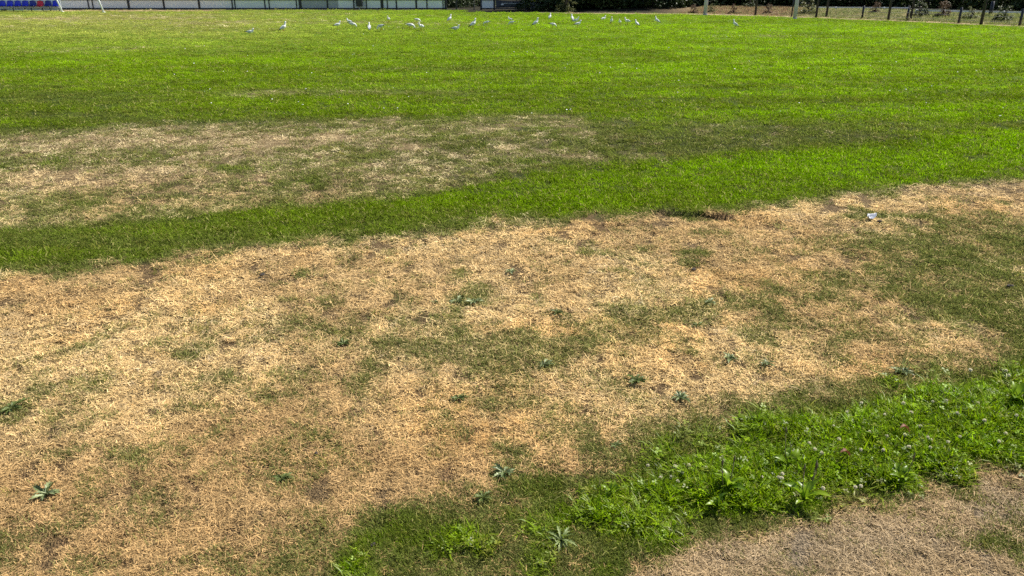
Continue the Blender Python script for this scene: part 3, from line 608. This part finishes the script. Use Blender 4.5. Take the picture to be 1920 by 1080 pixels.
SL = [(1062, 22.2, .95, 1, 'pale sunlit shrub before the dark trees, left of the gulls'), (1333, 24.5, .5, 1, 'small pale shrub just right of the farther grey pole'), (1404, 22, .55, 3, 'small round green shrub right of the farther grey pole'), (1515, 29, .75, 1, 'pale grassy shrub right of the nearer grey pole'), (1300, 25.0, .42, 2, 'low reddish brown shrub left of the farther grey pole'), (1375, 26.3, .45, 2, 'low reddish brown shrub on the bank between the grey poles'), (1440, 27.3, .45, 2, 'low rusty shrub on the bank close to the nearer grey pole'),
 (1722, 36.5, .62, 3, 'green shrub by the double fence post at the left end of the thick white rail'), (1765, 38, .6, 2, 'brownish shrub below the thick white rail left of the leaning post'), (1820, 41, .55, 1, 'pale shrub below the white rail between two black posts'), (1880, 44, .6, 3, 'green shrub below the white rail near the right border'), (1640, 32, .45, 2, 'brown shrub on the pale dry bank below the thin rail')]
for i, (px, py, s_, k, lab) in enumerate(SL):
    x, y = at(px, py); plant('low_shrub', SHRUBS, k, x, y, s_, i * 1.3, lab, 'shrub', 'low shrubs on the bank', ('stems', 'foliage'))
# rough dry growth on the bank
n = 6500; u = rng.uniform(1265, 1990, n); dep = rng.uniform(.5, 6.5, n)
base = np.array([at(a_, float(np.interp(a_, [1003, 1280, 1416, 1549, 1665, 1797, 1911, 1990], [24, 25.5, 29, 33.5, 38, 44, 49, 53]))) for a_ in u])
x, y = base[:, 0] + dep * .5, base[:, 1] + dep * .86
rs = rng.random(n)
tint = lerp(C(.50, .46, .25) + np.zeros((n, 3)), C(.20, .25, .08), sstep(.25, .6, rs)); rust = (1 - sstep(1440, 1520, u)) * .85
tint = lerp(tint, C(.30, .19, .12), rust * (rng.random(n) < .8)); tint = lerp(tint, C(.26, .30, .10), sstep(1690, 1760, u) * (rng.random(n) < .6))
hgt = rng.uniform(3, 8, n) * np.interp(u, [1280, 1480, 1700, 1920], [.7, .9, 1.0, 1.2])
strew('bank_grass', P_GRN, np.stack([x, y, relief(x, y)], -1), np.stack([rng.normal(0, .15, n), rng.normal(0, .15, n), rng.uniform(0, 6.28, n)], -1), np.stack([rng.uniform(3, 5, n), rng.uniform(3, 5, n), hgt], -1), tint, 10, 'rough dry grass and weeds on the bank behind the right fence', 'grass')

# ------------------------------------------------------------------ gulls
GW = mat_plain('white_plumage', (.90, .90, .88), .7, .04, 30); GG = mat_plain('grey_plumage', (.66, .67, .70), .7, .12, 40); GB = mat_plain('black_plumage', (.02, .02, .022), .6, .2, 30); GR = mat_plain('red_bill', (.40, .05, .02), .5, .15, 30)
def gull_mesh(pose):
    b = MB(); low = .095 if pose == 'sit' else 0
    tilt = {'stand': .25, 'upright': .62, 'feed': -.12, 'sit': .08}[pose]
    def P(y, z):                                              # tilt the body about the hips
        c_, s_ = math.cos(tilt), math.sin(tilt); return y * c_ - z * s_, .165 - low + y * s_ + z * c_
    body = [(-.155, .012, .018, .005), (-.12, .010, .026, .012), (-.085, .006, .038, .026), (-.04, 0, .052, .045), (.01, -.002, .058, .054), (.055, .002, .052, .052), (.085, .012, .040, .042)]
    secs = [(0, *P(y, z), wx, hz) for (y, z, wx, hz) in body]
    by, bz = P(.085, .012)
    head = {'stand': [(.022, .035, .028, .030), (.030, .068, .024, .026), (.045, .092, .026, .028), (.068, .094, .020, .020)], 'upright': [(.012, .04, .028, .030), (.016, .08, .024, .026), (.030, .108, .026, .028), (.053, .108, .020, .020)],
            'feed': [(.030, -.012, .030, .032), (.058, -.045, .025, .026), (.075, -.082, .026, .027), (.082, -.105, .019, .019)], 'sit': [(.020, .030, .028, .030), (.028, .060, .024, .026), (.042, .084, .026, .028), (.065, .086, .020, .020)]}[pose]
    secs += [(0, by + y, bz + z, wx, hz) for (y, z, wx, hz) in head]
    b.loft(secs, 12, 0)
    hx = secs[-1]; d = (0, -.04) if pose == 'feed' else (.042, -.006)
    b.loft([(0, hx[1], hx[2], .009, .010), (0, hx[1] + d[0] * .6 + .002, hx[2] + d[1] * .6, .006, .007), (0, hx[1] + d[0] + .003, hx[2] + d[1], .0015, .002)], 7, 3)
    for sx in (-1, 1):
        w_ = [(.065, .020, .008, .020), (.035, .020, .014, .036), (-.02, .018, .015, .038), (-.075, .018, .012, .028), (-.12, .020, .008, .018)]
        b.loft([(sx * (.050 - max(0, -y) * .18), *P(y, z), a_, h_) for (y, z, a_, h_) in w_], 9, 1)
        b.loft([(sx * (.030 - i * .006), *P(y, z), a_, h_) for i, (y, z, a_, h_) in enumerate([(-.115, .021, .0075, .017), (-.155, .022, .006, .011), (-.205, .024, .002, .003)])], 7, 2)
        ex = secs[-2] if pose != 'feed' else secs[-2]; b.loft([(sx * .0235, ex[1] + .012, ex[2] + .004, .003, .003), (sx * .0235, ex[1] + .018, ex[2] + .004, .003, .003)], 6, 2)
        if pose != 'sit':
            b.tube([(sx * .022, -.005, .14), (sx * .024, -.012, .075), (sx * .024, .002, .006)], [.007, .0045, .004], 6, 3)
            b.add([(sx * .024, -.008, .006), (sx * .024 - .018, .040, .002), (sx * .024, .046, .002), (sx * .024 + .018, .040, .002), (sx * .024, .0, .0)], [(0, 1, 2), (0, 2, 3), (0, 3, 4, 1)], 3)
    return b.mesh('gull', [GW, GG, GB, GR], True)
GM = {k: gull_mesh(k) for k in ('stand', 'upright', 'feed', 'sit')}
GULLS = [  # foot position, pose, heading (degrees, 0 = away, 90 = left), size, label
 (469, 64, 'sit', -80, 1.0, 'leftmost gull of all, crouching low on the grass'), (532, 61.5, 'upright', -55, 1.1, 'tall upright gull second from the left'),
 (633, 55, 'stand', -60, 1.0, 'gull standing just left of the close pair at left'), (656, 48, 'stand', 75, .95, 'rear gull of the close pair at left'), (661, 53.5, 'feed', -85, 1.0, 'front gull of the close pair at left, head down'),
 (693, 60, 'upright', 10, .95, 'gull seen from behind beside the one stretched out diagonally'), (715, 59.5, 'feed', 60, 1.15, 'stretched gull with its back sloping diagonally'),
 (729, 43, 'stand', 170, 1.0, 'distant gull behind the diagonally stretched one'), (769, 56.5, 'feed', -75, 1.1, 'left gull of the front pair at left centre, bending right'), (790, 59, 'stand', 150, 1.1, 'right gull of the front pair at left centre, facing the camera'),
 (782, 44, 'feed', -70, .95, 'small distant gull behind the front pair at left centre'), (843, 43, 'upright', -40, 1.05, 'upright distant gull with a raised head left of centre'), (854, 57.5, 'sit', -90, 1.1, 'low gull facing right with its neck up, left of centre'),
 (887, 54.5, 'upright', -65, 1.15, 'steeply leaning gull with its tail low, left of centre'), (913, 49, 'feed', 80, .9, 'small hunched gull at centre'), (957, 42, 'stand', 80, .8, 'farther of the two gulls one behind the other at centre'), (960, 49, 'feed', 70, .9, 'nearer of the two gulls one behind the other at centre'),
 (1004, 52, 'upright', -70, 1.1, 'upright gull facing right, just right of centre'), (1031, 38, 'upright', -20, .95, 'farthest gull, small and upright below the tree shadow'), (1036, 53, 'feed', -80, .9, 'gull bending forward left of the cluster of three'),
 (1073, 42, 'upright', 20, 1.05, 'left gull of the tight cluster of three'), (1079, 46.5, 'stand', -100, 1.05, 'right gull of the tight cluster of three'), (1083, 53, 'stand', -75, 1.0, 'nearest gull of the tight cluster of three'),
 (1131, 42, 'stand', -55, .95, 'first gull from the left in the row of five'), (1146, 47, 'upright', 180, 1.0, 'second gull from the left in the row of five, facing the camera'), (1162, 48.5, 'stand', 160, .9, 'third gull from the left in the row of five'), (1176, 47.5, 'stand', 110, 1.05, 'fourth gull from the left in the row of five'), (1194, 51.5, 'upright', 50, .9, 'fifth and nearest gull of the row of five'),
 (1232, 46.5, 'upright', 75, 1.0, 'gull standing apart right of the row of five'), (1378, 54, 'upright', 100, 1.0, 'rightmost gull of all, alone on the green')]
for (px, py, pose, hd, s_, lab) in GULLS:
    x, y, z = gp(px, py); o_ = put('gull', GM[pose], None, (x, y, z + .01), (0, 0, math.radians(hd)), (s_ * .95,) * 3); tag(o_, lab, 'gull', 'gulls on the field')

# ------------------------------------------------------------------ weeds
WEED = mat_leaf('weed_leaf', (.08, .12, .035), (.38, .43, .20), .25, .4, .3)
WEEDD = mat_leaf('weed_dark', (.11, .15, .04), (.20, .24, .07), .3, .45, .25)
WEEDP = mat_leaf('weed_pale', (.10, .15, .035), (.34, .40, .16), .2, .45, .3)
DOCK = mat_leaf('dock_leaf', (.12, .22, .01), (.30, .44, .02), .5, .36, .45)
def leaf_mesh(mat, L, W, lobes, fold, arch, rnd):
    b = MB(); ns = 10; vs_, fs = [], []
    for i in range(ns + 1):
        t_ = i / ns; ww = W * (math.sin(math.pi * min(1, t_ ** .75)) ** .8) * (.35 + .65 * t_ if t_ < .6 else 1) + .0015
        if lobes: ww *= 1 - .42 * (i % 2)
        y = L * t_; z = arch * L * math.sin(t_ * 2.2) - .25 * arch * L * t_ * t_
        vs_ += [(-ww, y - (.006 if lobes and i % 2 else 0), z + fold * ww), (0, y, z - .0008), (ww, y - (.006 if lobes and i % 2 else 0), z + fold * ww * rnd.uniform(.6, 1.3))]
    for i in range(ns): fs += [(3 * i, 3 * i + 1, 3 * i + 4, 3 * i + 3), (3 * i + 1, 3 * i + 2, 3 * i + 5, 3 * i + 4)]
    b.add(vs_, fs); return b.mesh('leaf', mat, True)
RW = random.Random(3)
LEAFSETS = {'rosette': [leaf_mesh(WEED, .06, .0105, True, .7, .16, RW) for _ in range(4)], 'dark': [leaf_mesh(WEEDD, .055, .010, True, .7, .18, RW) for _ in range(4)], 'pale': [leaf_mesh(WEEDP, .075, .008, True, .6, .2, RW) for _ in range(4)], 'dock': [leaf_mesh(DOCK, .075, .0135, False, .5, .30, RW) for _ in range(4)]}
STALK = mat_plain('stalk', (.12, .10, .05), .7, .3, 30)
def weed(name, kind, px, py, wpx, nl, lo, hi, label, cat, grp, stalks=0):
    x, y, z = gp(px, py); R0 = wpx / ppm(py) / 2 * (.92 if kind == 'dock' else .98); base = {'rosette': .06, 'dark': .055, 'pale': .075, 'dock': .075}[kind]
    r = empty(name, (x, y, z + (.006 if kind != 'dock' else .016)), RW.uniform(0, 6.28)); tag(r, label, cat, grp)
    nl = nl if kind == 'dock' else int(nl * 1.5)
    for k in range(nl):
        a = 2 * math.pi * (k / nl) * (1 if nl < 9 else 1.62) + RW.uniform(-.25, .25); inner = k / nl
        sc_ = R0 / base * RW.uniform(.55, 1.25) * (1 - .35 * inner * (kind != 'dock'))
        e = math.radians(RW.uniform(lo, hi) + 10 * inner * (kind != 'dock'))
        put('leaf', RW.choice(LEAFSETS[kind]), r, (0, 0, (.0015 if kind == 'dock' else .0004) * k), (e, RW.uniform(-.45, .45), a), (sc_, sc_, sc_))
    for k in range(stalks):
        b = MB(); h = RW.uniform(.11, .17); dx, dy = RW.uniform(-.03, .03), RW.uniform(-.02, .02); h *= .8; b.tube([(dx * .4, dy * .4, 0), (dx, dy, h * .5), (dx * 1.3, dy * 1.3, h)], [.0018, .0015, .0012], 5); b.tube([(dx * 1.3, dy * 1.3, h), (dx * 1.32, dy * 1.32, h + .012), (dx * 1.35, dy * 1.35, h + .026)], [.002, .0038, .001], 6); b.build('stalk', STALK, r, smooth=True)
G1 = 'weed rosettes in the dry grass'
for a in [('rosette', 88, 932, 68, 13, 'grey green weed rosette at the lower left in brown grass'), ('rosette', 856, 570, 40, 9, 'left one of two weed rosettes growing side by side in the straw'), ('rosette', 888, 571, 40, 9, 'right one of two weed rosettes growing side by side in the straw'), ('dark', 815, 574, 26, 7, 'small dark weed just left of the twin rosettes'), ('rosette', 958, 514, 34, 8, 'faint small rosette farthest up the dry patch, above the twin rosettes'), ('dark', 645, 651, 40, 9, 'dark weed tuft left of centre on the straw'),
          ('rosette', 1330, 572, 46, 10, 'grey green rosette right of centre in thin olive grass'), ('dark', 1305, 616, 36, 9, 'small green weed just below the rosette in olive grass'), ('dark', 1045, 591, 36, 8, 'yellowish dying rosette in the middle of the dry patch'), ('rosette', 1021, 691, 40, 10, 'small rosette at the centre of the dry patch, on bright straw'), ('rosette', 1366, 677, 42, 11, 'left one of the two rosettes near each other at right centre'), ('rosette', 1437, 688, 40, 11, 'right one of the two rosettes near each other at right centre'), ('rosette', 1275, 750, 46, 12, 'compact rosette on straw just above the green verge'),
          ('dark', 1193, 720, 50, 11, 'olive wilted rosette between two grey green ones'), ('dark', 860, 750, 44, 8, 'dark withered weed on the straw left of centre'), ('rosette', 945, 886, 64, 13, 'large pale edged rosette where straw meets the green verge'), ('dark', 906, 936, 54, 10, 'dark green weed below the large pale edged rosette'), ('dark', 1156, 836, 38, 8, 'small dark weed at the upper edge of the green verge'), ('rosette', 1690, 702, 50, 9, 'rosette half hidden in straw above the lush verge at right'), ('pale', 1052, 1016, 78, 13, 'large silvery rosette with narrow leaves near the bottom edge'), ('dark', 530, 906, 44, 10, 'small dark weed tuft in brown grass at lower left centre'), ('dark', 22, 770, 60, 12, 'dark green weed tuft at the left border')]:
    weed('weed_rosette', *a[:5], -10, 14, a[5], 'weed', G1)
G2 = 'broad leaved plants in the lush verge'
for a in [(1362, 928, 84, 12, 'broad leaved plant with rounded bright leaves left in the lush verge', 2), (1478, 878, 76, 11, 'broad leaved plant with upright leaves in the middle of the lush verge', 1), (1505, 950, 90, 12, 'broad leaved plant with long leaves at the lower edge of the verge', 3), (1146, 928, 56, 8, 'small broad leaved plant at the left end of the lush verge', 0), (1688, 905, 70, 9, 'dark broad leaved plant with a stalk at the lower right verge', 1), (1898, 762, 84, 9, 'broad leaved plant with shiny leaves at the right border', 0), (1345, 958, 60, 8, 'low broad leaved plant below the rounded leaved one', 0), (1640, 835, 60, 8, 'small broad leaved plant amid the white clover flowers', 0)]:
    weed('broadleaf_plant', 'dock', a[0], a[1], a[2], a[3], 10, 55, a[4], 'plant', G2, a[5])

# white clover heads
CLW = mat_leaf('clover_white', (.92, .86, .66), (.95, .92, .78), .5, .8, .0)
def clover_mesh():
    b = MB(); rr = random.Random(9)
    b.tube([(0, 0, -.05), (.002, 0, -.02), (0, 0, 0)], .0012, 5, 1)
    for i in range(34):
        z = 1 - 2 * (i + .5) / 34; a = i * 2.4; q = math.sqrt(1 - z * z); d = Vector((q * math.cos(a), q * math.sin(a), z * .9 + .15)).normalized(); s_ = d.orthogonal().normalized() * .0016; u_ = d.cross(s_)
        p = d * .003; e = d * (.0085 * rr.uniform(.85, 1.1)); b.add([p + s_, p + u_, p - s_ - u_ * .5, e + s_ * .9, e + u_ * .9, e - (s_ + u_ * .5) * .9], [(0, 1, 4, 3), (1, 2, 5, 4), (2, 0, 3, 5), (3, 4, 5)], 0)
    return b.mesh('clover_flower', [CLW, STALK])
CM = clover_mesh()
for (px, py) in [(1214, 883), (1238, 907), (1258, 905), (1270, 913), (1290, 885), (1265, 885), (1278, 898), (1321, 891), (1349, 899), (1353, 900), (1464, 908), (1456, 915), (1426, 914), (1525, 861), (1538, 868), (1610, 861), (1652, 862), (1659, 836), (1693, 833), (1627, 827), (1736, 837), (1741, 842), (1773, 848), (1740, 857), (1701, 854), (1881, 716), (1886, 725), (1828, 775), (1790, 795), (1770, 770), (1815, 712), (1705, 790), (1610, 931), (1600, 933), (1462, 917), (1540, 934), (1515, 846), (1570, 840), (1880, 832), (1868, 845), (1795, 838), (1612, 772), (1585, 790), (1690, 772), (1745, 770), (1560, 815), (1900, 800), (1840, 810), (1655, 795), (1722, 815)]:
    x, y, z = gp(px, py); s_ = RW.uniform(.6, .95); h = .050 * (1 if px > 1400 else .72)
    tag(put('clover_flower', CM, None, (x, y, z + h), (RW.uniform(-.5, .5), RW.uniform(-.5, .5), RW.uniform(0, 6)), (s_,) * 3), 'white clover flower head in the green verge at lower right', 'flower', 'white clover flowers in the verge')
# dead leaves in the verge
DEAD = mat_leaf('dead_leaf', (.16, .055, .03), (.24, .10, .05), .2, .6, .3)
for (px, py, lab) in ((1592, 872, 'reddish brown dead leaf lying in the lush verge left of the flowers'), (1702, 826, 'reddish brown dead leaf standing in the lush verge amid the flowers')):
    x, y, z = gp(px, py); me_ = leaf_mesh(DEAD, .045, .011, False, .9, .5, RW); tag(put('dead_leaf', me_, None, (x, y, z + .045), (.2, .1, 1.7)), lab, 'leaf')

# scrap of paper
x, y, z = gp(1633, 414); b = MB(); ns = 8; Wp, Hp = .030, .034
for i in range(ns + 1):
    for k in range(ns + 1):
        u, v_ = i / ns * 2 - 1, k / ns * 2 - 1; b.v.append((u * Wp * (1 + .08 * v_) + .02 * v_, v_ * Hp, .012 * math.sin(u * 2.3 + v_) + .008 * math.sin(v_ * 4 + u * 3) + .012 * abs(u) ** 3))
for i in range(ns):
    for k in range(ns): q = i * (ns + 1) + k; b.f.append((q, q + ns + 1, q + ns + 2, q + 1)); b.m.append(0)
o_ = b.build('paper_scrap', mat_plain('paper', (.84, .84, .86), .7, .03, 9), None, (x, y, z + .035), (.12, .06, .2)); tag(o_, 'crumpled white scrap of paper on the dry grass at right', 'paper'); so = o_.modifiers.new('thick', 'SOLIDIFY'); so.thickness = .0012
# clods of dark earth showing through the straw
EARTH = mat_plain('dark_earth', (.035, .028, .022), .95, .4, 60, bump=.8)
def clod():
    b = MB(); rr = random.Random(4); secs = []
    for i in range(7): t_ = i / 6; q = math.sin(math.pi * (t_ * .9 + .05)); secs.append((rr.gauss(0, .002), (t_ - .5) * .05, .004 + rr.gauss(0, .001), .016 * q * rr.uniform(.8, 1.2), .009 * q * rr.uniform(.7, 1.2)))
    b.loft(secs, 8); return b.mesh('earth_clod', EARTH, True)
CLM = clod()
for (px, py, s_, lab) in ((493, 520, .9, 'dark crumb of earth at the top left of the straw patch'), (1300, 507, .8, 'dark crumb of earth at the top right of the straw patch'), (1893, 540, 1.0, 'dark crumb of earth near the right border'), (1648, 420, .9, 'dark crumb of earth beside the scrap of paper'), (594, 858, .4, 'dark crumb of earth in the lower part of the straw patch'), (700, 1030, .4, 'dark crumb of earth near the bottom edge')):
    x, y, z = gp(px, py); tag(put('earth_clod', CLM, None, (x, y, z + .012), (0, 0, px), (s_,) * 3), lab, 'earth', 'dark crumbs of earth')
# tiny daisies and feathers strewn over the far pitch
b = MB(); rr = random.Random(12)
spots = [(rr.uniform(300, 1900), 34 + 190 * rr.random() ** 1.6) for _ in range(150)] + [(640 + rr.uniform(0, 700), 36 + 30 * rr.random()) for _ in range(40)] + [(1290 + rr.uniform(0, 290), 63 + 10 * rr.random()) for _ in range(22)]
for (px, py) in spots:
    x, y, z = gp(px, py); q = rr.uniform(.006, .016) * (1 if py > 60 else 1.5); h = .035
    b.add([(x + q * math.cos(a) * rr.uniform(.6, 1.2), y + q * math.sin(a), z + h + rr.uniform(0, .012)) for a in (0, 1.05, 2.1, 3.14, 4.2, 5.2)] + [(x, y, z + h + .012)], [(k, (k + 1) % 6, 6) for k in range(6)])
tag(b.build('daisies', GW), 'tiny white daisies and stray feathers dotted over the green pitch', 'flowers', kind='stuff')
